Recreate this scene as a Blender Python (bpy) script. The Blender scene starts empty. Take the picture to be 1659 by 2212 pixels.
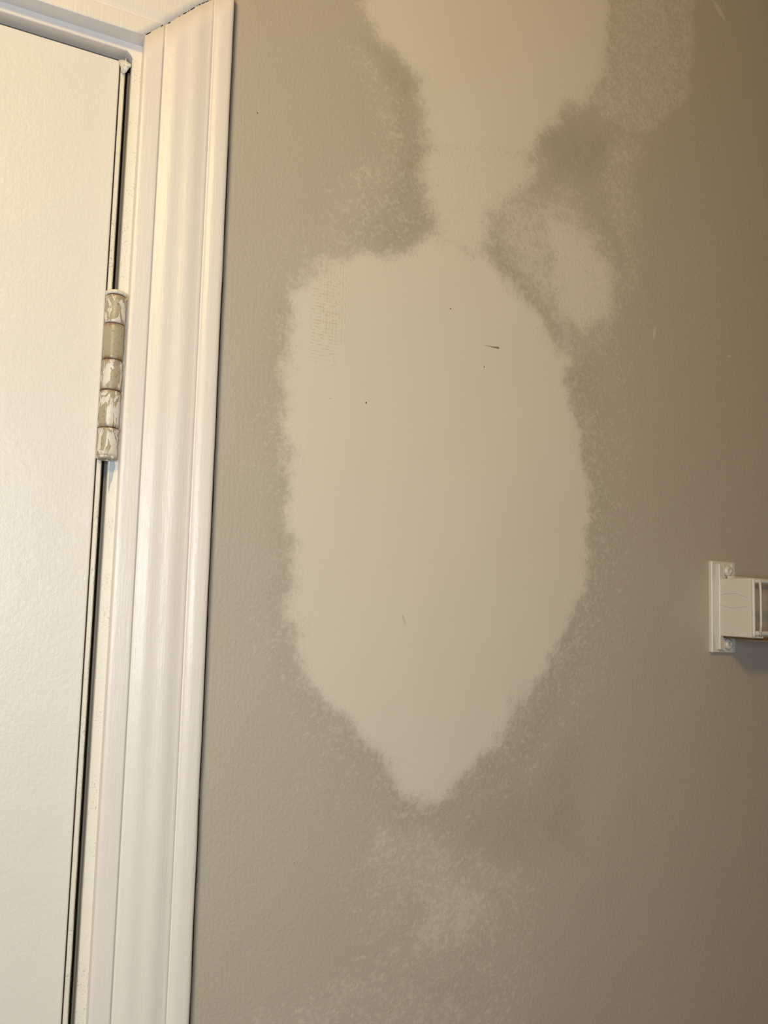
import bpy, bmesh, math, random
import numpy as np
from mathutils import Vector, Matrix, noise

random.seed(4)
SC = bpy.context.scene
COL = SC.collection

# ---------------------------------------------------------------- camera
cd = bpy.data.cameras.new('camera')
cam = bpy.data.objects.new('camera', cd)
COL.objects.link(cam)
ax = Vector((0.8976333, -0.4402914, 0.0199471))      # camera right in world (room) axes
ay = Vector((-0.0647419, -0.0869537, 0.9941064))     # camera up
az = Vector((-0.4359621, -0.8936344, -0.1065578))    # camera back
cam.matrix_world = Matrix((
    (ax.x, ay.x, az.x, 0.0),
    (ax.y, ay.y, az.y, -0.44),
    (ax.z, ay.z, az.z, 1.66),
    (0, 0, 0, 1)))
cd.sensor_fit = 'HORIZONTAL'
cd.sensor_width = 36.0
cd.lens = 36.0 * 1640.0 / 1659.0
cd.clip_start = 0.01
SC.camera = cam

# ---------------------------------------------------------------- world, lamps, exposure
w = bpy.data.worlds.new('world'); SC.world = w; w.use_nodes = True
w.node_tree.nodes['Background'].inputs[0].default_value = (0.55, 0.62, 0.72, 1)
w.node_tree.nodes['Background'].inputs[1].default_value = 0.05


def area(name, loc, target, sx, sy, energy, color):
    l = bpy.data.lights.new(name, 'AREA')
    l.shape = 'RECTANGLE'; l.size = sx; l.size_y = sy; l.energy = energy; l.color = color
    o = bpy.data.objects.new(name, l); COL.objects.link(o)
    o.location = loc
    o.rotation_euler = (Vector(target) - Vector(loc)).to_track_quat('-Z', 'Y').to_euler()
    return o


area('ceiling_lamp', (-0.28, -0.80, 2.30), (-0.05, -0.05, 1.7), 0.16, 0.14, 5.43, (1.0, 0.681, 0.220))
area('vanity_lamp', (-0.15, -0.66, 1.68), (0.0, 0.0, 1.66), 0.18, 0.26, 3.60, (0.80, 0.932, 1.0))
area('low_fill', (-0.40, -0.80, 0.85), (0.05, 0.0, 1.6), 0.5, 0.6, 0.8, (0.97, 0.97, 1.0))  # added low fill without a real source, lifts the lower wall and undersides

vs = SC.view_settings
vs.view_transform = 'Standard'; vs.look = 'None'; vs.gamma = 1.0; vs.use_curve_mapping = False
vs.exposure = 0.0


# ---------------------------------------------------------------- helpers
def tag(o, label=None, cat=None, kind=None, group=None):
    if label: o['label'] = label
    if cat: o['category'] = cat
    if kind: o['kind'] = kind
    if group: o['group'] = group
    return o


def empty(name, loc=(0, 0, 0)):
    o = bpy.data.objects.new(name, None); COL.objects.link(o); o.location = loc
    o.empty_display_size = 0.05
    return o


def obj(name, bm, mat, parent=None, smooth=False):
    me = bpy.data.meshes.new(name)
    bmesh.ops.recalc_face_normals(bm, faces=bm.faces)
    bm.to_mesh(me); bm.free()
    me.materials.append(mat)
    for p in me.polygons: p.use_smooth = smooth
    o = bpy.data.objects.new(name, me); COL.objects.link(o)
    if parent is not None: o.parent = parent
    return o


def box(bm, x0, x1, y0, y1, z0, z1, bevel=0.0, seg=2):
    vsn = [bm.verts.new((x, y, z)) for x in (x0, x1) for y in (y0, y1) for z in (z0, z1)]
    idx = [(0, 1, 3, 2), (4, 6, 7, 5), (0, 4, 5, 1), (2, 3, 7, 6), (0, 2, 6, 4), (1, 5, 7, 3)]
    fs = [bm.faces.new([vsn[i] for i in f]) for f in idx]
    bmesh.ops.recalc_face_normals(bm, faces=fs)
    if bevel > 0:
        es = list({e for f in fs for e in f.edges})
        bmesh.ops.bevel(bm, geom=es, offset=bevel, segments=seg, affect='EDGES', profile=0.5)
    return bm


def bx(*a, **k):
    return box(bmesh.new(), *a, **k)


def lathe(bm, cx, cy, prof, n=32, wob=0.0, axis='Z', base=0.0):
    """prof: list of (radius, height); revolve about a vertical axis at cx, cy (axis 'Y': about y)."""
    rings = []
    for r, h in prof:
        ring = []
        for i in range(n):
            a = 2 * math.pi * i / n
            rr = r
            if wob and r > 0.0005:
                rr += wob * noise.noise(Vector((math.cos(a) * 2, math.sin(a) * 2, h * 220)))
            if axis == 'Z':
                p = (cx + rr * math.cos(a), cy + rr * math.sin(a), h)
            elif axis == 'Y':
                p = (cx + rr * math.cos(a), base + h, cy + rr * math.sin(a))
            else:
                p = (base + h, cx + rr * math.cos(a), cy + rr * math.sin(a))
            ring.append(bm.verts.new(p))
        rings.append(ring)
    for a, b in zip(rings, rings[1:]):
        for i in range(n):
            j = (i + 1) % n
            bm.faces.new((a[i], a[j], b[j], b[i]))
    bm.faces.new(rings[0][::-1]); bm.faces.new(rings[-1])
    return bm


def tube(bm, pts, r, n=10, wob=0.0):
    pts = [Vector(p) for p in pts]
    rings = []
    for k, p in enumerate(pts):
        d = (pts[min(k + 1, len(pts) - 1)] - pts[max(k - 1, 0)]).normalized()
        up = Vector((0, 0, 1)) if abs(d.z) < 0.9 else Vector((0, 1, 0))
        u = d.cross(up).normalized(); v = d.cross(u).normalized()
        rr = r * (1 + wob * noise.noise(p * 300))
        rings.append([bm.verts.new(p + (u * math.cos(2 * math.pi * i / n) + v * math.sin(2 * math.pi * i / n)) * rr) for i in range(n)])
    for a, b in zip(rings, rings[1:]):
        for i in range(n):
            j = (i + 1) % n
            bm.faces.new((a[i], a[j], b[j], b[i]))
    bm.faces.new(rings[0][::-1]); bm.faces.new(rings[-1])
    return bm


# ---------------------------------------------------------------- materials
class NT:
    def __init__(s, name):
        s.m = bpy.data.materials.new(name); s.m.use_nodes = True
        s.t = s.m.node_tree; s.b = s.t.nodes['Principled BSDF']
        s.tc = s.t.nodes.new('ShaderNodeTexCoord')
        s.geo = s.t.nodes.new('ShaderNodeNewGeometry')

    def n(s, t, **k):
        x = s.t.nodes.new(t)
        for a, b in k.items():
            setattr(x, a, b)
        return x

    def l(s, a, b): s.t.links.new(a, b)

    def val(s, v, sock):
        if isinstance(v, (int, float)): sock.default_value = v
        else: s.l(v, sock)

    def math(s, op, a, b=0.0, c=None, clamp=False):
        x = s.n('ShaderNodeMath', operation=op, use_clamp=clamp)
        s.val(a, x.inputs[0]); s.val(b, x.inputs[1])
        if c is not None: s.val(c, x.inputs[2])
        return x.outputs[0]

    def pos(s, scale=(1, 1, 1)):
        mp = s.n('ShaderNodeMapping'); mp.inputs['Scale'].default_value = scale
        s.l(s.geo.outputs['Position'], mp.inputs[0]); return mp.outputs[0]

    def noise(s, scale, detail=2.0, rough=0.5, vec=None, dist=0.0):
        x = s.n('ShaderNodeTexNoise'); x.inputs['Scale'].default_value = scale
        x.inputs['Detail'].default_value = detail; x.inputs['Roughness'].default_value = rough
        x.inputs['Distortion'].default_value = dist
        s.l(vec if vec is not None else s.geo.outputs['Position'], x.inputs['Vector'])
        return x.outputs[0]

    def step(s, v, a, b, lo=0.0, hi=1.0):
        x = s.n('ShaderNodeMapRange', interpolation_type='SMOOTHSTEP')
        s.val(v, x.inputs[0]); x.inputs[1].default_value = a; x.inputs[2].default_value = b
        x.inputs[3].default_value = lo; x.inputs[4].default_value = hi
        return x.outputs[0]

    def mix(s, f, a, b):
        x = s.n('ShaderNodeMix', data_type='RGBA')
        s.val(f, x.inputs[0])
        for v, i in ((a, 6), (b, 7)):
            if isinstance(v, tuple): x.inputs[i].default_value = (*v, 1)
            else: s.l(v, x.inputs[i])
        return x.outputs[2]

    def attr(s, name):
        x = s.n('ShaderNodeAttribute'); x.attribute_name = name; return x.outputs['Fac']

    def bump(s, h, strength, dist, prev=None):
        x = s.n('ShaderNodeBump'); x.inputs['Strength'].default_value = strength
        x.inputs['Distance'].default_value = dist
        s.l(h, x.inputs['Height'])
        if prev is not None: s.l(prev, x.inputs['Normal'])
        return x.outputs[0]

    def done(s, color=None, rough=None, normal=None, spec=0.5, metal=0.0, coat=None):
        for v, nme in ((color, 'Base Color'),):
            if v is not None:
                if isinstance(v, tuple): s.b.inputs[nme].default_value = (*v, 1)
                else: s.l(v, s.b.inputs[nme])
        if rough is not None: s.val(rough, s.b.inputs['Roughness'])
        if normal is not None: s.l(normal, s.b.inputs['Normal'])
        s.b.inputs['Specular IOR Level'].default_value = spec
        s.b.inputs['Metallic'].default_value = metal
        return s.m


def gloss_paint(name, color, rough, peel=1.0, brush=1.0, dirt=0.0, dirt_col=(0.30, 0.25, 0.17), chips=None, spec=0.5):
    m = NT(name)
    big = m.noise(7, 2)
    c = m.mix(m.math('MULTIPLY', big, 0.18), color, tuple(x * 0.86 for x in color))
    if dirt:
        sp = m.noise(900, 3, 0.65)
        msk = m.noise(60, 3, 0.6)
        f = m.math('MULTIPLY', m.step(sp, 0.53, 0.66), m.step(msk, 0.42, 0.60))
        c = m.mix(m.math('MULTIPLY', f, dirt), c, dirt_col)
    # little specks of grit
    h1 = m.noise(420, 3, 0.55, dist=0.4)
    h2 = m.noise(1.0, 3, 0.6, vec=m.pos((850, 850, 45)), dist=0.3)
    h3 = m.noise(28, 2)
    v = m.n('ShaderNodeTexVoronoi'); v.inputs['Scale'].default_value = 75
    m.l(m.geo.outputs['Position'], v.inputs['Vector'])
    bumpmask = m.step(v.outputs['Distance'], 0.05, 0.0)
    nrm = m.bump(h3, 0.35, 0.0022)
    nrm = m.bump(h1, 0.30 * peel, 0.00085, nrm)
    nrm = m.bump(h2, 0.30 * brush, 0.00055, nrm)
    nrm = m.bump(bumpmask, 0.35, 0.0004, nrm)
    return m.done(c, rough, nrm, spec)


M_DOOR = gloss_paint('door_paint', (0.735, 0.685, 0.650), 0.38, peel=0.9, brush=0.45, spec=0.34)
M_TRIM = gloss_paint('trim_paint', (0.765, 0.70, 0.665), 0.36, peel=0.35, brush=0.9)
M_EDGE = gloss_paint('edge_paint', (0.73, 0.68, 0.61), 0.40, peel=0.9, brush=0.6, dirt=0.75, dirt_col=(0.33, 0.33, 0.30))
M_RACK = gloss_paint('rack_paint', (0.65, 0.62, 0.57), 0.30, peel=0.5, brush=0.1)


def plain(name, col, rough=0.6, metal=0.0, nscale=60.0, amt=0.25, bump=0.2):
    m = NT(name)
    nz = m.noise(nscale, 3)
    c = m.mix(m.math('MULTIPLY', nz, amt), col, tuple(x * 0.6 for x in col))
    nr = m.bump(m.noise(nscale * 6, 2), bump, 0.0004)
    return m.done(c, rough, nr, 0.4, metal)


M_BARE = plain('bare_olive_wood', (0.16, 0.12, 0.05), 0.6)
M_RABBET = plain('jamb_rabbet_primer', (0.24, 0.215, 0.185), 0.55, nscale=90)
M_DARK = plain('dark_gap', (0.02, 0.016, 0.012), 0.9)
M_CRACK = plain('caulk_crack', (0.14, 0.075, 0.05), 0.9)
M_GAPSHADE = plain('gap_shade_seal', (0.105, 0.098, 0.088), 0.45)  # seal grey chosen to stand for the shaded rabbet
M_SEALB = plain('seal_bead', (0.17, 0.17, 0.155), 0.4)
M_SCREW = plain('painted_steel', (0.40, 0.37, 0.33), 0.35, 0.2, 500, 0.4)
M_UNDERSHADE = plain('underside_shade', (0.17, 0.09, 0.03), 0.5)  # brown for the warm shade line painted in under the rack
M_FLOOR = plain('floor_vinyl', (0.30, 0.29, 0.28), 0.5, nscale=8)
M_CEIL = plain('ceiling_paint', (0.72, 0.66, 0.56), 0.9, nscale=6, amt=0.1)
M_TAN = plain('warm_brown_paint', (0.30, 0.19, 0.10), 0.8, nscale=6, amt=0.1)
M_ROOM = plain('room_paint', (0.42, 0.32, 0.215), 0.8, nscale=6, amt=0.1)


def hinge_material():
    m = NT('chipped_hinge_paint')
    old = m.mix(m.noise(160, 3), (0.45, 0.385, 0.285), (0.35, 0.29, 0.205))
    fresh = (0.72, 0.665, 0.61)
    n1 = m.noise(1.0, 3, 0.6, vec=m.pos((210, 210, 85)), dist=0.8)
    n1 = m.math('ADD', n1, m.attr('bias'))
    c = m.mix(m.step(n1, 0.47, 0.505), old, m.mix(m.step(m.noise(240, 3, 0.7), 0.52, 0.72, 0.0, 0.55), fresh, (0.52, 0.48, 0.42)))
    # rust freckles and brown creases at the edges of the chips
    edge = m.math('MULTIPLY', m.step(n1, 0.455, 0.475), m.step(n1, 0.50, 0.485))
    sp = m.math('MULTIPLY', m.step(m.noise(700, 3, 0.6), 0.60, 0.66), m.step(n1, 0.50, 0.46))
    f = m.math('MAXIMUM', m.math('MULTIPLY', edge, m.step(m.noise(260, 2), 0.5, 0.6, 0.0, 0.7)), sp)
    c = m.mix(m.math('MULTIPLY', f, 0.75), c, (0.19, 0.11, 0.05))
    jt = m.attr('joint')
    c = m.mix(m.math('MULTIPLY', jt, m.step(m.noise(220, 2), 0.30, 0.62, 0.1, 1.0)), c, (0.20, 0.085, 0.04))
    nr = m.bump(m.step(n1, 0.46, 0.51), 0.5, 0.0004)
    nr = m.bump(m.noise(420, 3, 0.6), 0.3, 0.0006, nr)
    return m.done(c, 0.36, nr, 0.5)


M_HINGE = hinge_material()


def wall_material():
    m = NT('patched_wall_paint')
    cov = m.attr('compound'); scf = m.attr('scuff')
    paint = (0.46, 0.400, 0.338)
    dark = (0.355, 0.308, 0.245)
    comp = (0.655, 0.585, 0.505)
    tone = m.noise(5.0, 3, 0.5)
    fine = m.noise(285, 3, 0.62, dist=0.35)
    mid = m.noise(95, 4, 0.62, dist=0.3)
    sw = m.math('ADD', m.math('MULTIPLY', fine, 0.62), m.math('MULTIPLY', mid, 0.38))
    # compound shows where its coverage beats the local relief of the roller texture
    thr = m.math('ADD', cov, m.math('MULTIPLY', m.math('SUBTRACT', sw, 0.5), 2.6))
    k = m.step(thr, 0.30, 0.78)
    low = m.step(cov, 0.02, 0.30)
    hi = m.step(cov, 0.86, 1.0)
    k = m.math('MAXIMUM', m.math('MULTIPLY', k, low), hi)
    # broad feathered film of compound dust that lightens partly covered zones
    base = m.mix(m.math('MULTIPLY', scf, m.step(mid, 0.30, 0.62, 0.45, 1.0)), paint, dark)
    base = m.mix(m.step(cov, 0.25, 1.0, 0.0, 0.62), base, comp)
    partial = m.mix(0.40, base, comp)
    half = m.mix(m.step(cov, 0.45, 0.97), partial, comp)
    c = m.mix(k, base, half)
    c = m.mix(m.math('MULTIPLY', tone, 0.14), c, (0.36, 0.33, 0.29))

    # imprint of fibreglass mesh tape showing through at upper left of the patch
    sep = m.n('ShaderNodeSeparateXYZ'); m.l(m.geo.outputs['Position'], sep.inputs[0])
    X, Z = sep.outputs[0], sep.outputs[2]
    jit = m.math('MULTIPLY', m.math('SUBTRACT', m.noise(60, 1), 0.5), 0.0007)

    def band(v, pitch, wid):
        fr = m.math('FRACT', m.math('DIVIDE', m.math('ADD', v, jit), pitch))
        return m.step(m.math('ABSOLUTE', m.math('SUBTRACT', fr, 0.5)), wid, wid * 0.35)

    def window(v, a, b, s):
        return m.math('MULTIPLY', m.step(v, a - s, a + s), m.step(v, b + s, b - s))
    zt = m.math('ADD', Z, m.math('MULTIPLY', X, 0.03))
    brk = m.step(m.noise(330, 2), 0.44, 0.56)
    hline = m.math('MULTIPLY', band(zt, 0.00225, 0.17),
                   m.math('MULTIPLY', window(X, 0.160, 0.179, 0.0015), window(Z, 1.803, 1.862, 0.008)))
    vline = m.math('MULTIPLY', band(X, 0.00215, 0.14),
                   m.math('MULTIPLY', window(X, 0.166, 0.186, 0.002), window(Z, 1.820, 1.872, 0.004)))
    tape = m.math('MULTIPLY', m.math('MAXIMUM', hline, vline), brk)
    c = m.mix(m.math('MULTIPLY', tape, 0.46), c, (0.40, 0.31, 0.19))

    stip = m.noise(430, 3, 0.55, dist=0.5)
    amt = m.math('SUBTRACT', 1.0, m.math('MULTIPLY', hi, 0.88))
    h = m.math('MULTIPLY', m.math('SUBTRACT', stip, 0.5), amt)
    brush = m.math('MULTIPLY', m.noise(1.0, 2, 0.5, vec=m.pos((650, 650, 40))), m.step(X, 0.16, 0.105, 0.0, 1.0))
    grit = m.n('ShaderNodeTexVoronoi'); grit.inputs['Scale'].default_value = 60
    m.l(m.geo.outputs['Position'], grit.inputs['Vector'])
    nr = m.bump(m.noise(9, 2), 0.25, 0.010)
    nr = m.bump(h, 0.30, 0.0011, nr)
    nr = m.bump(m.noise(650, 2), 0.10, 0.0006, nr)
    nr = m.bump(brush, 0.30, 0.0006, nr)
    nr = m.bump(m.math('MULTIPLY', m.step(grit.outputs['Distance'], 0.045, 0.0), amt), 0.5, 0.0005, nr)
    nr = m.bump(m.math('MULTIPLY', k, amt), 0.14, 0.0003, nr)
    nr = m.bump(tape, -0.4, 0.0003, nr)
    ro = m.math('ADD', 0.48, m.math('MULTIPLY', k, 0.32))
    return m.done(c, ro, nr, 0.35)


M_WALL = wall_material()

# ---------------------------------------------------------------- patch shapes on the wall (millimetres, x across, z up)
COMPOUND = [
    (1.0, 5, [(165, 1873), (187, 1887), (214, 1888), (246, 1907), (292, 1907), (308, 1893), (333, 1877), (346, 1855), (372, 1838), (370, 1809), (376, 1777), (391, 1747), (388, 1698), (379, 1664), (362, 1630), (349, 1604), (317, 1583), (302, 1559), (284, 1539), (264, 1522), (244, 1527), (223, 1545), (199, 1572), (177, 1595), (159, 1615), (151, 1645), (147, 1682), (149, 1724), (146, 1758), (140, 1775), (137, 1798), (147, 1817), (146, 1844)]),  # main
    (1.0, 6, [(189, 2083), (404, 2171), (415, 2126), (412, 2088), (397, 2057), (369, 2034), (347, 2012), (329, 1989), (288, 1973), (245, 1968), (239, 1994), (230, 2019), (215, 2034), (197, 2048)]),  # top
    (0.9, 14, [(241, 1984), (321, 2004), (340, 1988), (329, 1955), (300, 1930), (292, 1900), (247, 1890), (239, 1929), (236, 1955)]),  # neck
    (0.6, 20, [(325, 1973), (373, 1978), (415, 1943), (424, 1906), (421, 1879), (390, 1859), (368, 1833), (337, 1860), (317, 1885), (296, 1901), (292, 1946)]),  # rightlobe
    (0.84, 16, [(340, 1958), (391, 1949), (417, 1916), (421, 1879), (386, 1856), (350, 1863), (342, 1897)]),  # lobecore
    (0.42, 14, [(163, 2033), (194, 2030), (234, 2009), (242, 1967), (235, 1901), (187, 1878), (158, 1877), (163, 1922), (199, 1955), (191, 1996)]),  # smearTL
    (0.52, 4, [(384, 2163), (518, 2217), (513, 2162), (504, 2115), (498, 2083), (473, 2058), (452, 2040), (402, 2041), (379, 2057)]),  # smearTR
    (0.48, 14, [(402, 2041), (447, 2046), (444, 1957), (441, 1902), (413, 1851), (390, 1819), (377, 1867), (415, 1927), (396, 1969)]),  # smearR
    (0.47, 22, [(149, 1881), (127, 1823), (125, 1765), (139, 1738), (138, 1681), (137, 1626), (153, 1593), (171, 1565), (190, 1542), (216, 1523), (256, 1501), (299, 1526), (337, 1557), (378, 1590), (410, 1630), (420, 1710), (417, 1782), (394, 1826), (400, 1871), (273, 1896)]),  # halo
    (0.37, 20, [(197, 1530), (277, 1505), (345, 1482), (348, 1435), (344, 1377), (206, 1401), (186, 1475)]),  # lowC
    (0.32, 26, [(136, 1909), (115, 1821), (112, 1763), (124, 1681), (124, 1613), (143, 1562), (179, 1521), (236, 1493), (314, 1492), (369, 1532), (414, 1582), (438, 1640), (445, 1730), (442, 1841), (449, 1919), (273, 1917), (167, 1898)]),  # outer
    (0.46, 12, [(216, 1529), (263, 1518), (281, 1493), (333, 1483), (329, 1459), (277, 1458), (243, 1455), (211, 1477), (197, 1506)]),  # lowA
    (0.56, 14, [(243, 1486), (310, 1480), (299, 1444), (274, 1425), (244, 1420), (230, 1444)]),  # lowB
    (0.42, 14, [(132, 1424), (164, 1430), (199, 1444), (230, 1438), (264, 1419), (321, 1399), (344, 1347), (127, 1399)]),  # bottom
    (0.18, 14, [(111, 1590), (153, 1599), (178, 1559), (197, 1525), (179, 1516), (138, 1531), (121, 1548)]),  # lowleft
]
SCUFF = [
    (0.8, 14, [(197, 2035), (230, 2015), (240, 1967), (237, 1908), (207, 1892), (180, 1901), (213, 1936), (216, 1987)]),  # d1
    (0.6, 14, [(342, 2011), (388, 2032), (411, 2028), (397, 1988), (355, 1981)]),  # d2
    (0.6, 18, [(138, 1840), (128, 1794), (142, 1738), (142, 1667), (152, 1613), (190, 1558), (225, 1533), (259, 1507), (306, 1532), (353, 1578), (397, 1647), (407, 1727), (394, 1797), (386, 1840), (354, 1821), (371, 1759), (353, 1624), (255, 1542), (176, 1626), (159, 1769)]),  # d3
    (0.5, 20, [(259, 1513), (374, 1558), (373, 1481), (277, 1493)]),  # d4
    (0.5, 12, [(296, 1915), (333, 1895), (350, 1855), (333, 1867), (296, 1901)]),  # d5
]


def sdf(px, pz, poly):
    """signed distance, positive inside"""
    d = np.full(px.shape, 1e9); inside = np.zeros(px.shape, bool)
    n = len(poly)
    for i in range(n):
        ax_, az_ = poly[i]; bx_, bz_ = poly[(i + 1) % n]
        ex, ez = bx_ - ax_, bz_ - az_
        t = np.clip(((px - ax_) * ex + (pz - az_) * ez) / (ex * ex + ez * ez), 0, 1)
        d = np.minimum(d, np.hypot(px - ax_ - t * ex, pz - az_ - t * ez))
        c = ((az_ > pz) != (bz_ > pz))
        with np.errstate(divide='ignore', invalid='ignore'):
            xi = ax_ + (pz - az_) * ex / (ez if ez != 0 else 1e-9)
        inside ^= c & (px < xi)
    return np.where(inside, d, -d)


# ---------------------------------------------------------------- the wall with the door opening
XL, XR, YF, ZC = -1.05, 0.98, -1.75, 2.42          # room shell
X_DOOR0, X_GAP, Z_HEAD = -0.7215, 0.0445, 1.9730   # opening between the jambs
CAS_IN, CAS_W = 0.0496, 0.0512                     # casing: inner edge, width
X_OUT = CAS_IN + CAS_W
X_PL = X_OUT + 0.00250                              # plaster edge beside the casing


def grid_sheet(name, xs, zs, edge_fn=None):
    nx, nz = len(xs), len(zs)
    GX, GZ = np.meshgrid(xs, zs)
    PX, PZ = GX * 1000.0, GZ * 1000.0
    wx, wz = PX.copy(), PZ.copy()
    for fq, am, ph in ((0.055, 2.6, 0.3), (0.11, 2.0, 1.9), (0.23, 1.5, 4.1), (0.47, 1.0, 2.2)):
        wx = wx + am * np.sin(PZ * fq + ph + 1.3 * np.sin(PX * fq * 0.7 + ph * 2))
        wz = wz + am * np.sin(PX * fq * 1.1 + ph * 3 + 1.1 * np.sin(PZ * fq * 0.8 + ph))
    PX, PZ = wx, wz
    cov = np.zeros(GX.shape); scf = np.zeros(GX.shape)
    for wgt, soft, poly in COMPOUND:
        soft = soft * (3.0 if wgt == 1.0 else 1.5)
        sd = sdf(PX, PZ, poly)
        t = np.clip((sd + soft) / (2 * soft), 0, 1); t = t * t * (3 - 2 * t)
        cov = np.maximum(cov, wgt * t)
    for wgt, soft, poly in SCUFF:
        sd = sdf(PX, PZ, poly)
        t = np.clip((sd + soft) / (2 * soft), 0, 1); t = t * t * (3 - 2 * t)
        scf = np.maximum(scf, wgt * t)
    GY = np.zeros(GX.shape)
    if edge_fn:
        GX[:, 0] = [edge_fn(z) for z in zs]
    co = np.stack([GX, GY, GZ], -1).reshape(-1, 3)
    i = np.arange(nx * nz).reshape(nz, nx)
    faces = np.stack([i[:-1, :-1], i[:-1, 1:], i[1:, 1:], i[1:, :-1]], -1).reshape(-1, 4)
    nv = len(co)
    # side faces of the plaster edge beside the casing, 9 mm deep
    back = co[i[:, 0]].copy(); back[:, 1] = 0.009; back[:, 0] += 0.0002
    co = np.concatenate([co, back]); j = np.arange(nv, nv + nz)
    side = np.stack([i[:-1, 0], i[1:, 0], j[1:], j[:-1]], -1)
    me = bpy.data.meshes.new(name)
    me.from_pydata(co.tolist(), [], faces.tolist() + side.tolist())
    for nme, arr in (('compound', cov), ('scuff', scf)):
        a = me.attributes.new(nme, 'FLOAT', 'POINT')
        a.data.foreach_set('value', np.concatenate([arr.ravel(), np.zeros(nz)]).astype(np.float32))
    me.materials.append(M_WALL); me.materials.append(M_CRACK)
    mi = np.zeros(len(faces) + len(side), dtype=np.int32); mi[len(faces):] = 1
    me.polygons.foreach_set('material_index', mi)
    o = bpy.data.objects.new(name, me); COL.objects.link(o)
    return o


def plaster_edge(z):
    e = X_PL + 0.00030 * noise.noise(Vector((0, 0, z * 40))) + 0.00020 * noise.noise(Vector((3, 0, z * 190)))
    if z > 1.93: e -= 0.0002
    if abs(z - 1.5485) < 0.004: e -= 0.0009
    return e


xs = np.concatenate([[X_PL], np.arange(0.1035, 0.66, 0.0028), [0.72, 0.85, XR]])
zs = np.concatenate([[0.0, 0.5, 1.0, 1.2], np.arange(1.26, 2.27, 0.0028), [2.30, 2.36, ZC]])
wall = grid_sheet('wall_back', xs, zs, plaster_edge)
tag(wall, 'taupe plaster wall with a large pale sanded patch of filler beside the door casing', 'wall', 'structure')

b = bmesh.new()
box(b, X_GAP + 0.02, X_PL + 0.03, 0.0092, 0.012, 0, ZC)
obj('crack_backing', b, M_CRACK, wall)
b = bmesh.new()
box(b, XL, X_DOOR0 - 0.02, 0.0, 0.012, 0, ZC)
box(b, X_DOOR0 - 0.02, X_PL - 0.002, 0.0, 0.012, Z_HEAD + 0.02, ZC)
obj('plaster_field', b, M_ROOM, wall)

# small real marks in the filler
def disc(bm, x, z, rx, rz, y=-0.00012, n=10, rot=0.0):
    vv = []
    for i in range(n):
        a = 2 * math.pi * i / n
        rr = 1 + 0.25 * noise.noise(Vector((x * 900 + math.cos(a), z * 900 + math.sin(a), 0)))
        dx, dz = rx * rr * math.cos(a), rz * rr * math.sin(a)
        vv.append(bm.verts.new((x + dx * math.cos(rot) - dz * math.sin(rot), y, z + dx * math.sin(rot) + dz * math.cos(rot))))
    ring2 = [bm.verts.new((v.co.x, 0.0005, v.co.z)) for v in vv]
    bm.faces.new(vv)
    for i in range(n):
        bm.faces.new((vv[i], vv[(i + 1) % n], ring2[(i + 1) % n], ring2[i]))


M_HOLE = plain('pin_hole', (0.13, 0.07, 0.045), 0.9)
M_GOUGE = plain('gouge_grey', (0.27, 0.225, 0.17), 0.9)
for x, z, r in ((0.2630, 1.8580, 0.0004), (0.2912, 1.8208, 0.0004), (0.2001, 1.7830, 0.00052), (0.1750, 1.7825, 0.00022),
                (0.1205, 1.9588, 0.0004)):
    b = bmesh.new(); disc(b, x, z, r, r * 1.25); obj('pin_hole', b, M_HOLE, wall)
b = bmesh.new()
p = [(0.2905, 1.8369), (0.2965, 1.8366), (0.3030, 1.8374), (0.3040, 1.8368), (0.3035, 1.8358), (0.2985, 1.8360)]
top = [b.verts.new((x, -0.00015, z)) for x, z in p]; bot = [b.verts.new((x, 0.0006, z)) for x, z in p]
b.faces.new(top)
for i in range(len(p)):
    b.faces.new((top[i], top[(i + 1) % len(p)], bot[(i + 1) % len(p)], bot[i]))
obj('gouge', b, M_GOUGE, wall)
b = bmesh.new(); disc(b, 0.2305, 1.6435, 0.0006, 0.0034, rot=0.35); obj('scrape', b, plain('scrape_grey', (0.54, 0.48, 0.385), 0.9), wall)
M_BLOB = plain('filler_blob', (0.56, 0.50, 0.40), 0.8)
b = bmesh.new(); disc(b, 0.5415, 2.189, 0.0105, 0.0028, rot=-0.75, n=16); disc(b, 0.5315, 2.1965, 0.004, 0.0015, rot=-0.6)
obj('filler_smear', b, M_BLOB, wall)
b = bmesh.new(); disc(b, 0.5410, 1.8680, 0.0022, 0.0012, n=8); obj('filler_smear', b, M_BLOB, wall)
b = bmesh.new(); disc(b, 0.455, 1.874, 0.0012, 0.0055, n=10, rot=-0.2); obj('filler_smear', b, M_BLOB, wall)
b = bmesh.new()
for k, (cx_, cz_, rr) in enumerate(((0.229, 1.955, 0.0030),)):
    disc(b, cx_, cz_, rr, rr * 1.1, n=16)
obj('filled_nail_spot', b, plain('nail_spot', (0.40, 0.345, 0.27), 0.7), wall)

# ---------------------------------------------------------------- rest of the room
def shell(name, dims, mat, label, cat):
    o = obj(name, bx(*dims), mat)
    return tag(o, label, cat, 'structure')


shell('wall_right', (XR, XR + 0.05, YF, 0.0, 0, ZC), M_TAN, 'brown painted side wall to the right of the rack', 'wall')
shell('wall_left', (XL - 0.05, XL, YF, 0.0, 0, ZC), M_ROOM, 'tan painted side wall on the hinge-free side of the door', 'wall')
shell('wall_front', (XL, XR, YF - 0.05, YF, 0, ZC), M_ROOM, 'tan painted wall facing the door', 'wall')
shell('floor', (XL, XR, YF, 0.05, -0.05, 0.0), M_FLOOR, 'grey vinyl floor of the small room', 'floor')
shell('ceiling', (XL, XR, YF, 0.05, ZC, ZC + 0.05), M_CEIL, 'off-white painted ceiling of the small room', 'ceiling')

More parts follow.
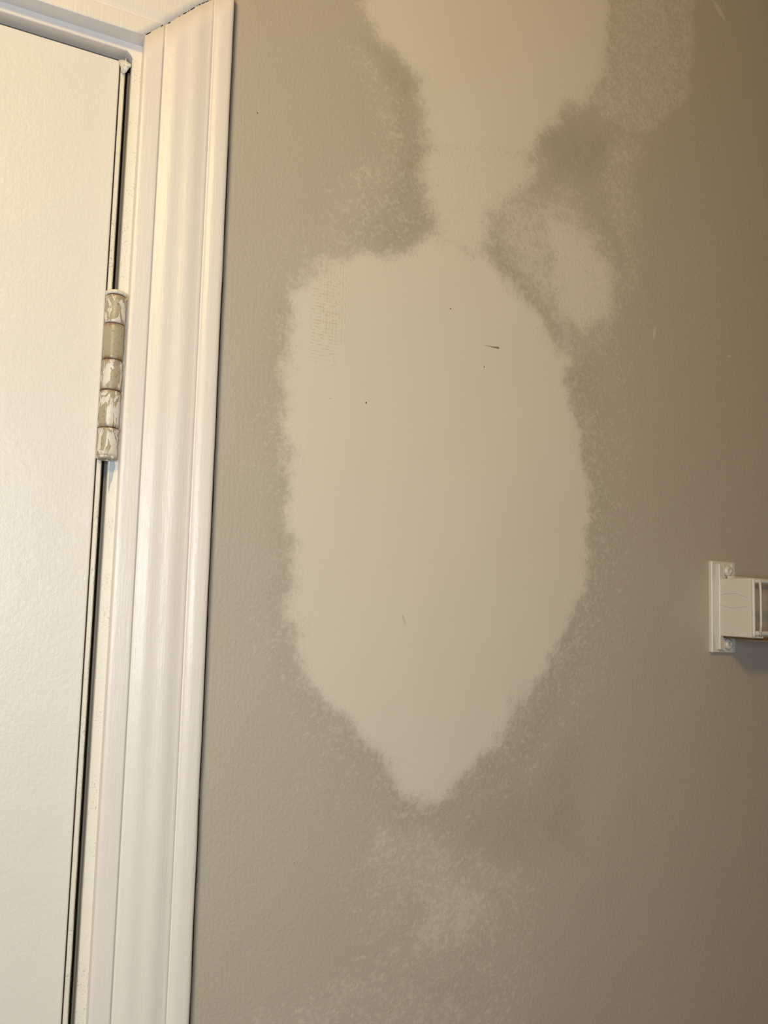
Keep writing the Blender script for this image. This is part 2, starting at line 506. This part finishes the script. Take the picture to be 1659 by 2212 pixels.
# ---------------------------------------------------------------- casing
def profile():
    P = [(0.0, -0.001), (0.0, 0.0096), (0.0002, 0.0100), (0.0006, 0.0102), (0.0024, 0.0103), (0.0060, 0.0104), (0.0096, 0.0105),
         (0.0101, 0.0105), (0.0105, 0.0103), (0.0108, 0.0097), (0.0111, 0.0092), (0.0116, 0.0091), (0.0119, 0.0093), (0.0123, 0.0095)]
    for i in range(1, 25):
        t = i / 25
        P.append((0.0124 + t * 0.0256, 0.0095 + 0.0008 * t + 0.0012 * math.sin(math.pi * t) + 0.00030 * math.sin(4 * math.pi * t - 0.8)))
    P += [(0.0382, 0.0103), (0.0385, 0.0101), (0.0388, 0.0095), (0.0391, 0.0093), (0.0395, 0.0094), (0.0399, 0.0101), (0.0405, 0.0106), (0.0440, 0.0110),
          (0.0480, 0.0111), (0.0497, 0.0109), (0.0506, 0.0103), (0.0511, 0.0092), (0.0512, 0.0080), (0.0512, -0.001)]
    return P


PROF = profile()


def casing(name, kind, label):
    """kind 'right' | 'head' | 'left'; profile swept along the board, ends mitred at 45 degrees"""
    bm = bmesh.new()
    xl_in = X_DOOR0 - 0.0056; zh = Z_HEAD + 0.0055
    N = 120
    rings = []
    for k in range(N + 1):
        t = k / N
        ring = []
        for s, th in PROF:
            wobble = 0.00016 * noise.noise(Vector((s * 60, t * 14, 1.0))) if th > 0.008 else 0.0
            if kind == 'right':
                z = t * (zh + s); x = CAS_IN + s
                if s > 0.0504 and th > 0.0075: x += 0.0003 * noise.noise(Vector((0, 5, z * 30)))
                ring.append(bm.verts.new((x, -th + wobble, z)))
            elif kind == 'left':
                z = t * (zh + s); ring.append(bm.verts.new((xl_in - s, -th + wobble, z)))
            else:
                x0 = xl_in - s; x1 = CAS_IN + s
                ring.append(bm.verts.new((x0 + (x1 - x0) * t, -th + wobble, zh + s)))
        rings.append(ring)
    for a, b2 in zip(rings, rings[1:]):
        for i in range(len(PROF) - 1):
            bm.faces.new((a[i], a[i + 1], b2[i + 1], b2[i]))
    bm.faces.new(rings[0]); bm.faces.new(rings[-1][::-1])
    o = obj(name, bm, M_TRIM, smooth=True)
    for p in o.data.polygons:
        if len(p.vertices) > 4: p.use_smooth = False
    return tag(o, label, 'trim', 'structure')


tr = casing('trim_1', 'right', 'glossy cream moulded casing standing upright on the hinge side of the door')
th = casing('trim_2', 'head', 'glossy cream moulded casing lying across the top of the door')
casing('trim_3', 'left', 'glossy cream moulded casing standing upright on the latch side of the door')

# open mitre joint: short dark slivers along the 45 degree line
b = bmesh.new()
zh = Z_HEAD + 0.0055


def prof_t(s):
    for (s0, t0), (s1, t1) in zip(PROF[1:], PROF[2:]):
        if s0 <= s <= s1 and s1 > s0: return t0 + (t1 - t0) * (s - s0) / (s1 - s0)
    return 0.011


for s0, s1, wd in ((0.0004, 0.0030, .00028), (0.0085, 0.0096, .00028), (0.0125, 0.0138, .00026), (0.0182, 0.0190, .0002), (0.0205, 0.0228, .00026), (0.0232, 0.0242, .0002),
                   (0.0246, 0.0272, .00030), (0.0282, 0.0286, .0002), (0.0292, 0.0304, .00032), (0.0308, 0.0330, .00024), (0.0333, 0.0352, .00022),
                   (0.0358, 0.0376, .0002), (0.0398, 0.0420, .0002), (0.0430, 0.0490, .00024)):
    n = 4
    L, Rr = [], []
    for i in range(n + 1):
        s = s0 + (s1 - s0) * i / n
        hw = 0.8 * wd * (0.35 + 0.65 * math.sin(math.pi * (i + 0.5) / (n + 1)))
        y = -prof_t(s) - 0.00022
        L.append(b.verts.new((CAS_IN + s - hw * .7, y, zh + s + hw * .7)))
        Rr.append(b.verts.new((CAS_IN + s + hw * .7, y, zh + s - hw * .7)))
    for i in range(n):
        b.faces.new((L[i], L[i + 1], Rr[i + 1], Rr[i]))
mg = obj('mitre_gap', b, M_DARK, th); mg['kind'] = 'stuff'

# ---------------------------------------------------------------- door, jambs, hinge
door = empty('door_1', (X_DOOR0, 0.02, 0.0))
tag(door, 'cream glossy painted flush door hung on a paint-chipped hinge', 'door', 'structure')
bpy.context.view_layer.update()
OFF = Vector((-X_DOOR0, -0.02, 0.0))


def dpart(name, bm, mat, parent=None, smooth=False):
    o = obj(name, bm, mat, smooth=smooth)
    o.parent = parent if parent is not None else door
    if parent is None: o.location = OFF
    return o


# slab: face 6 mm behind the jamb face, softened edges
XD1 = 0.0384
b = bmesh.new(); box(b, X_DOOR0 + 0.003, XD1, 0.006, 0.041, 0.01, 1.9697, bevel=0.0011, seg=4)
dpart('door_slab', b, M_DOOR)
# lipping strip along the hinge edge, bare olive core behind it
def strip(x0, x1, y0, y1, z0, z1, amp, n=160):
    bm = bmesh.new(); rings = []
    for k in range(n + 1):
        z = z0 + (z1 - z0) * k / n
        a = amp * noise.noise(Vector((1, 0, z * 55))); c = amp * noise.noise(Vector((9, 0, z * 80)))
        rings.append([bm.verts.new(p) for p in ((x0 + a * .5, y1, z), (x0 + a * .5, y0 + .0004, z), (x0 + .0005 + a * .5, y0 + a * .6, z),
                                                (x1 - .0006 + c, y0 + a * .6, z), (x1 + c, y0 + .0006, z), (x1, y1, z))])
    for r0, r1 in zip(rings, rings[1:]):
        for i in range(6):
            j = (i + 1) % 6
            bm.faces.new((r0[i], r0[j], r1[j], r1[i]))
    bm.faces.new(rings[0][::-1]); bm.faces.new(rings[-1])
    return bm


dpart('edge_strip', strip(0.0391, 0.0416, 0.0062, 0.016, 0.01, 1.9672, 0.00018), M_EDGE, smooth=False)
b = bmesh.new(); box(b, XD1 - 0.001, 0.0425, 0.0105, 0.041, 0.01, 1.9665); dpart('door_core', b, M_BARE)
# flake of peeling paint at the top corner of the hinge edge
b = bmesh.new()
fl = [(0.0374, 1.9690, .0052), (0.0392, 1.9700, .0050), (0.0409, 1.9692, .0038), (0.0413, 1.9703, .0022), (0.0415, 1.9684, .0030), (0.0430, 1.9672, .0020),
      (0.0440, 1.9657, .0008), (0.0441, 1.9645, .0012), (0.0434, 1.9651, .0030), (0.0424, 1.9633, .0040), (0.0417, 1.9624, .0050), (0.0402, 1.9616, .0056),
      (0.0391, 1.9625, .0056), (0.0388, 1.9655, .0054)]
cF = b.verts.new((0.0407, 0.0040, 1.9662)); vf = [b.verts.new((x, y, z)) for x, z, y in fl]
cB = b.verts.new((0.0407, 0.0048, 1.9662)); vb = [b.verts.new((x, y + .0005, z)) for x, z, y in fl]
for i in range(len(vf)):
    j = (i + 1) % len(vf)
    b.faces.new((cF, vf[i], vf[j])); b.faces.new((cB, vb[j], vb[i])); b.faces.new((vf[i], vb[i], vb[j], vf[j]))
dpart('paint_flake', b, M_EDGE, smooth=True)['label'] = 'curled flake of peeling white paint'

# jambs: hinge side, head, latch side; each with a stop
def jamb(dims, bev=0.0007):
    return bx(*dims, bevel=bev, seg=3)


def jamb_upright():
    """front edge of the hinge jamb: painted lip with a slightly uneven arris"""
    return strip(X_GAP, X_GAP + 0.0300, 0.0, 0.006, 0.0, Z_HEAD + 0.0005, 0.00022, 220)


dpart('jamb_edge', jamb_upright(), M_EDGE, smooth=False)
b = bmesh.new(); box(b, X_GAP + 0.0002, X_GAP + 0.030, 0.0058, 0.11, 0.0, Z_HEAD + 0.02); dpart('jamb_upright', b, M_RABBET)
b = bmesh.new(); box(b, X_GAP - 0.012, X_GAP + 0.0003, 0.044, 0.085, 0.0, Z_HEAD); dpart('door_stop', b, M_RABBET)
b = bmesh.new(); box(b, 0.0431, X_GAP + 0.0003, 0.0068, 0.012, 0.0, 1.9640, bevel=0.0002)
dpart('gap_shade_seal', b, M_GAPSHADE)  # seal strip fills the gap with the grey of the shaded rabbet
b = bmesh.new(); tube(b, [(0.0435, 0.0068, 0.01 + k * 0.1085) for k in range(17)], 0.00022, 6)
dpart('seal_bead', b, M_SEALB, smooth=True)
b = bmesh.new(); box(b, X_DOOR0, X_GAP + 0.0060, 0.0001, 0.11, Z_HEAD, Z_HEAD + 0.03, bevel=0.0008, seg=3); dpart('jamb_head', b, M_TRIM)
b = bmesh.new(); box(b, X_DOOR0, X_GAP, 0.044, 0.085, Z_HEAD - 0.012, Z_HEAD + 0.001); dpart('door_stop', b, M_RABBET)  # head stop takes the dark rabbet colour to paint the shade above the door
b = bmesh.new(); box(b, X_DOOR0, X_GAP, 0.0105, 0.014, 1.9690, Z_HEAD + 0.001); dpart('head_shade_strip', b, M_GAPSHADE)  # strip added as the dark shade line over the door
b = bmesh.new(); box(b, X_DOOR0 - 0.03, X_DOOR0, 0.0, 0.11, 0.0, Z_HEAD + 0.03, bevel=0.0008); dpart('jamb_upright', b, M_TRIM)
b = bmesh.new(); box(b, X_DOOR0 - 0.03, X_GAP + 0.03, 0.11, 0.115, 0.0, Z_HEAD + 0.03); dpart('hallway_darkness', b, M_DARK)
b = bmesh.new()
pts = [(0.0452, 1.7300), (0.0476, 1.7302), (0.0481, 1.7270), (0.0474, 1.7235), (0.0469, 1.7190), (0.0460, 1.7165), (0.0455, 1.7120), (0.0451, 1.7160)]
fr = [b.verts.new((x, -0.00025, z)) for x, z in pts]; bk = [b.verts.new((x, 0.001, z)) for x, z in pts]
b.faces.new(fr)
for i in range(len(pts)):
    j = (i + 1) % len(pts); b.faces.new((fr[i], bk[i], bk[j], fr[j]))
dpart('bare_primer_spot', b, plain('blue_grey_primer', (0.46, 0.48, 0.50), 0.6, nscale=400, amt=0.6))
# fillet of paint in the head/upright corner
b = bmesh.new()
pts = [(X_GAP + 0.0022, 1.9738), (X_GAP - 0.0042, 1.9738), (X_GAP - 0.0026, 1.9723), (X_GAP - 0.0010, 1.9708), (X_GAP + 0.0002, 1.9688), (X_GAP + 0.0022, 1.9680)]
fr = [b.verts.new((x, -0.00015, z)) for x, z in pts]; bk = [b.verts.new((x, 0.006, z)) for x, z in pts]
b.faces.new(fr); b.faces.new(bk[::-1])
for i in range(len(pts)):
    j = (i + 1) % len(pts); b.faces.new((fr[i], bk[i], bk[j], fr[j]))
dpart('paint_fillet', b, M_TRIM)

# hinge
HC = (0.0430, -0.0035)   # barrel axis x, y
HR = 0.00550
hz = [1.7310, 1.7471, 1.7680, 1.7854, 1.8059, 1.8222]
hinge = dpart('hinge', bx(0.0466, 0.0501, -0.0012, 0.0022, 1.7300, 1.8215, bevel=0.0004), M_EDGE)
hinge['label'] = 'five-knuckle hinge with chipped paint over old tan paint and rust'
hinge.data.name = 'hinge_leaf'
b = bmesh.new(); box(b, 0.0390, 0.0415, 0.0025, 0.0080, 1.7310, 1.8215, bevel=0.0004)
obj('hinge_leaf', b, M_EDGE, hinge)


def knuckle(z0, z1, i):
    bm = bmesh.new(); prof = [(HR - .0008, z0 + 0.00022), (HR - .0003, z0 + 0.00028), (HR, z0 + 0.0006)]
    n = 8
    for k in range(1, n): prof.append((HR + 0.00012 * math.sin(k * 1.7 + i), z0 + (z1 - z0) * k / n))
    prof += [(HR, z1 - 0.0006), (HR - .0003, z1 - 0.00028), (HR - .0008, z1 - 0.00022)]
    lathe(bm, HC[0], HC[1], prof, 36, wob=0.00014)
    o = obj('knuckle', bm, M_HINGE, hinge, smooth=True)
    bb = o.data.attributes.new('bias', 'FLOAT', 'POINT')
    for v in o.data.vertices: bb.data[v.index].value = (0.03, -0.01, -0.055, -0.24, -0.02)[i] + 0.022 * math.cos(math.atan2(v.co.y - HC[1], v.co.x - HC[0]) + 0.9)
    a = o.data.attributes.new('joint', 'FLOAT', 'POINT')
    for v in o.data.vertices:
        d = min(v.co.z - z0, z1 - v.co.z)
        strong = {0: 0.6, 1: 1.0, 2: 1.0, 3: 1.0, 4: 0.5}[i]
        a.data[v.index].value = strong * max(0.0, 1 - d / 0.0032) ** 1.5
    return o


for i in range(5):
    knuckle(hz[i], hz[i + 1], i)
b = bmesh.new(); tube(b, [(0.0484 + 0.0001 * math.sin(k), -0.0013, 1.7315 + k * 0.0025) for k in range(37)], 0.00022, 6, 0.5)
obj('rust_line', b, plain('rust_brown', (0.14, 0.065, 0.035), 0.8), hinge)
b = bmesh.new(); lathe(b, HC[0], HC[1], [(0.0049, 1.7318), (0.0049, 1.8230)], 20)
obj('hinge_pin', b, M_CRACK, hinge)
b = bmesh.new(); lathe(b, HC[0], HC[1], [(0.0046, 1.8226), (0.0056, 1.8228), (0.0059, 1.8238), (0.0054, 1.8248), (0.0038, 1.8254), (0.0018, 1.8256)], 28, wob=0.0007)
obj('pin_head', b, M_EDGE, hinge, smooth=True)
# hollow foot of the barrel, with the socket seen from below
b = bmesh.new()
n = 28
prof = [(HR - .0001, 1.7318), (HR + .0001, 1.7306), (HR - .0006, 1.7298), (0.0034, 1.7297), (0.0032, 1.7303), (0.0031, 1.7318)]
rings = []
for r, h in prof:
    rings.append([b.verts.new((HC[0] + r * math.cos(2 * math.pi * i / n), HC[1] + r * math.sin(2 * math.pi * i / n), h)) for i in range(n)])
for a, c in zip(rings, rings[1:]):
    for i in range(n): b.faces.new((a[i], a[(i + 1) % n], c[(i + 1) % n], c[i]))
obj('barrel_foot', b, M_HINGE, hinge, smooth=True)
# paint drips and crust where the barrel meets the leaf
b = bmesh.new()
for k in range(46):
    z = 1.7320 + k * 0.00195 + random.uniform(-.0006, .0006)
    r = random.uniform(0.00016, 0.00042)
    bmesh.ops.create_icosphere(b, subdivisions=1, radius=r, matrix=Matrix.Translation((HC[0] + 0.00500, HC[1] + 0.0022 + random.uniform(-.0003, .0003), z)))
bmesh.ops.create_icosphere(b, subdivisions=2, radius=0.0009, matrix=Matrix.Translation((0.0484, -0.0028, 1.7466)))
cr = obj('paint_crust', b, M_HINGE, hinge, smooth=True); cr['kind'] = 'stuff'

# ---------------------------------------------------------------- wire rack on the wall at right
rack = empty('wall_rack', (0.508, 0.0, 1.655))
tag(rack, 'painted-over metal wall rack screwed to the plaster at the right edge', 'rack')
rack.rotation_euler = (0, math.radians(1.6), 0)


def rpart(name, bm, mat, smooth=False, parent=None):
    o = obj(name, bm, mat, parent if parent is not None else rack, smooth)
    return o


# local coordinates: x along the wall from the plate's left edge, z from rack centre
b = bmesh.new(); box(b, 0.0003, 0.0275, -0.0036, 0.0002, -0.0368, 0.0368, bevel=0.0009, seg=3)
rpart('back_plate', b, M_RACK)
b = bmesh.new(); box(b, 0.0060, 0.0105, -0.0062, -0.0030, -0.0345, 0.0345, bevel=0.0008, seg=3)
rpart('plate_rib', b, M_RACK)
# side cheek, a 36 mm deep folded sheet with rolled front, top and bottom edges
b = bmesh.new(); box(b, 0.0068, 0.0085, -0.0366, -0.0030, -0.0232, 0.0226, bevel=0.0006, seg=2)
cheek = rpart('side_cheek', b, M_RACK)
b = bmesh.new(); tube(b, [(0.0074, -0.0362, -0.0226 + k * 0.0025) for k in range(19)], 0.0013, wob=0.15)
rpart('front_bead', b, M_RACK, True)
b = bmesh.new(); box(b, 0.0076, 0.0185, -0.0362, -0.0030, 0.0212, 0.0226, bevel=0.0005); rpart('top_flange', b, M_RACK)
b = bmesh.new(); box(b, 0.0076, 0.0185, -0.0362, -0.0030, -0.0234, -0.0218, bevel=0.0005); rpart('bottom_flange', b, M_RACK)
b = bmesh.new(); box(b, 0.0087, 0.0300, -0.0120, -0.0105, -0.0200, 0.0195, bevel=0.0003); rpart('inner_plate', b, M_RACK)
# embossed lens-shaped oval on the cheek
def arc(sgn, z0, z1):
    bm = bmesh.new(); pts = []
    for k in range(17):
        t = k / 16
        y = -0.0048 - t * 0.0275
        pts.append((0.00672, y, z0 + (z1 - z0) * t + sgn * 0.0024 * math.sin(math.pi * t)))
    return tube(bm, pts, 0.00030, 6)


rpart('embossed_line', arc(1, 0.0092, 0.0078), M_RACK, True, cheek)
rpart('embossed_line', arc(-1, 0.0024, 0.0016), M_RACK, True, cheek)
b = bmesh.new(); bmesh.ops.create_icosphere(b, subdivisions=2, radius=0.0005, matrix=Matrix.Translation((0.0068, -0.0195, 0.0083)))
rpart('embossed_dot', b, M_RACK, True, cheek)
# screws with dished heads
for zz in (0.0292, -0.0298):
    b = bmesh.new()
    lathe(b, 0.0175, zz, [(0.0042, -0.0034), (0.0044, -0.0048), (0.0036, -0.0064), (0.0019, -0.0071), (0.0013, -0.0060)], 20, wob=0.0007, axis='Y')
    rpart('screw', b, M_RACK, True)
for xx in (0.0125, 0.0225):
    b = bmesh.new(); box(b, xx - 0.0007, xx + 0.0007, -0.0052, -0.0030, 0.0230, 0.0350, bevel=0.0003)
    rpart('plate_ridge', b, M_RACK)
    b = bmesh.new(); box(b, xx - 0.0007, xx + 0.0007, -0.0052, -0.0030, -0.0350, -0.0240, bevel=0.0003)
    rpart('plate_ridge', b, M_RACK)
# rails and wires running on to the right
b = bmesh.new(); tube(b, [(0.0080 + k * 0.01, -0.0345, 0.0208) for k in range(31)], 0.0019, wob=0.08); rpart('top_rail', b, M_RACK, True)
b = bmesh.new(); tube(b, [(0.0080 + k * 0.01, -0.0345, -0.0196) for k in range(31)], 0.0019, wob=0.08); rpart('bottom_rail', b, M_RACK, True)
b = bmesh.new(); tube(b, [(0.0150 + k * 0.01, -0.0065, 0.0236) for k in range(30)], 0.0017, wob=0.12); rpart('rear_rail', b, M_RACK, True)
b = bmesh.new(); box(b, 0.0110, 0.30, -0.0340, -0.0040, -0.0249, -0.0235, bevel=0.0003); rpart('under_shade_strip', b, M_UNDERSHADE)  # added strip, stands in for the brown shade line below the cheek
wb = bmesh.new(); tube(wb, [(0, -0.0368, -0.0212), (0, -0.0374, -0.012), (0, -0.0374, 0.0), (0, -0.0374, 0.012), (0, -0.0368, 0.0222)], 0.0010, 8)
w0 = rpart('wire', wb, M_RACK, True); w0.location = (0.0140, 0, 0)
for k in range(1, 14):
    c = w0.copy(); COL.objects.link(c); c.parent = rack; c.location = (0.0140 + 0.021 * k, 0, 0)
for xx in (0.288,):
    b = bmesh.new(); box(b, xx, xx + 0.0275, -0.0036, 0.0002, -0.0368, 0.0368, bevel=0.0009, seg=3); rpart('back_plate', b, M_RACK)
    b = bmesh.new(); box(b, xx + .012, xx + 0.0137, -0.0366, -0.0030, -0.0232, 0.0226, bevel=0.0006); rpart('side_cheek', b, M_RACK)
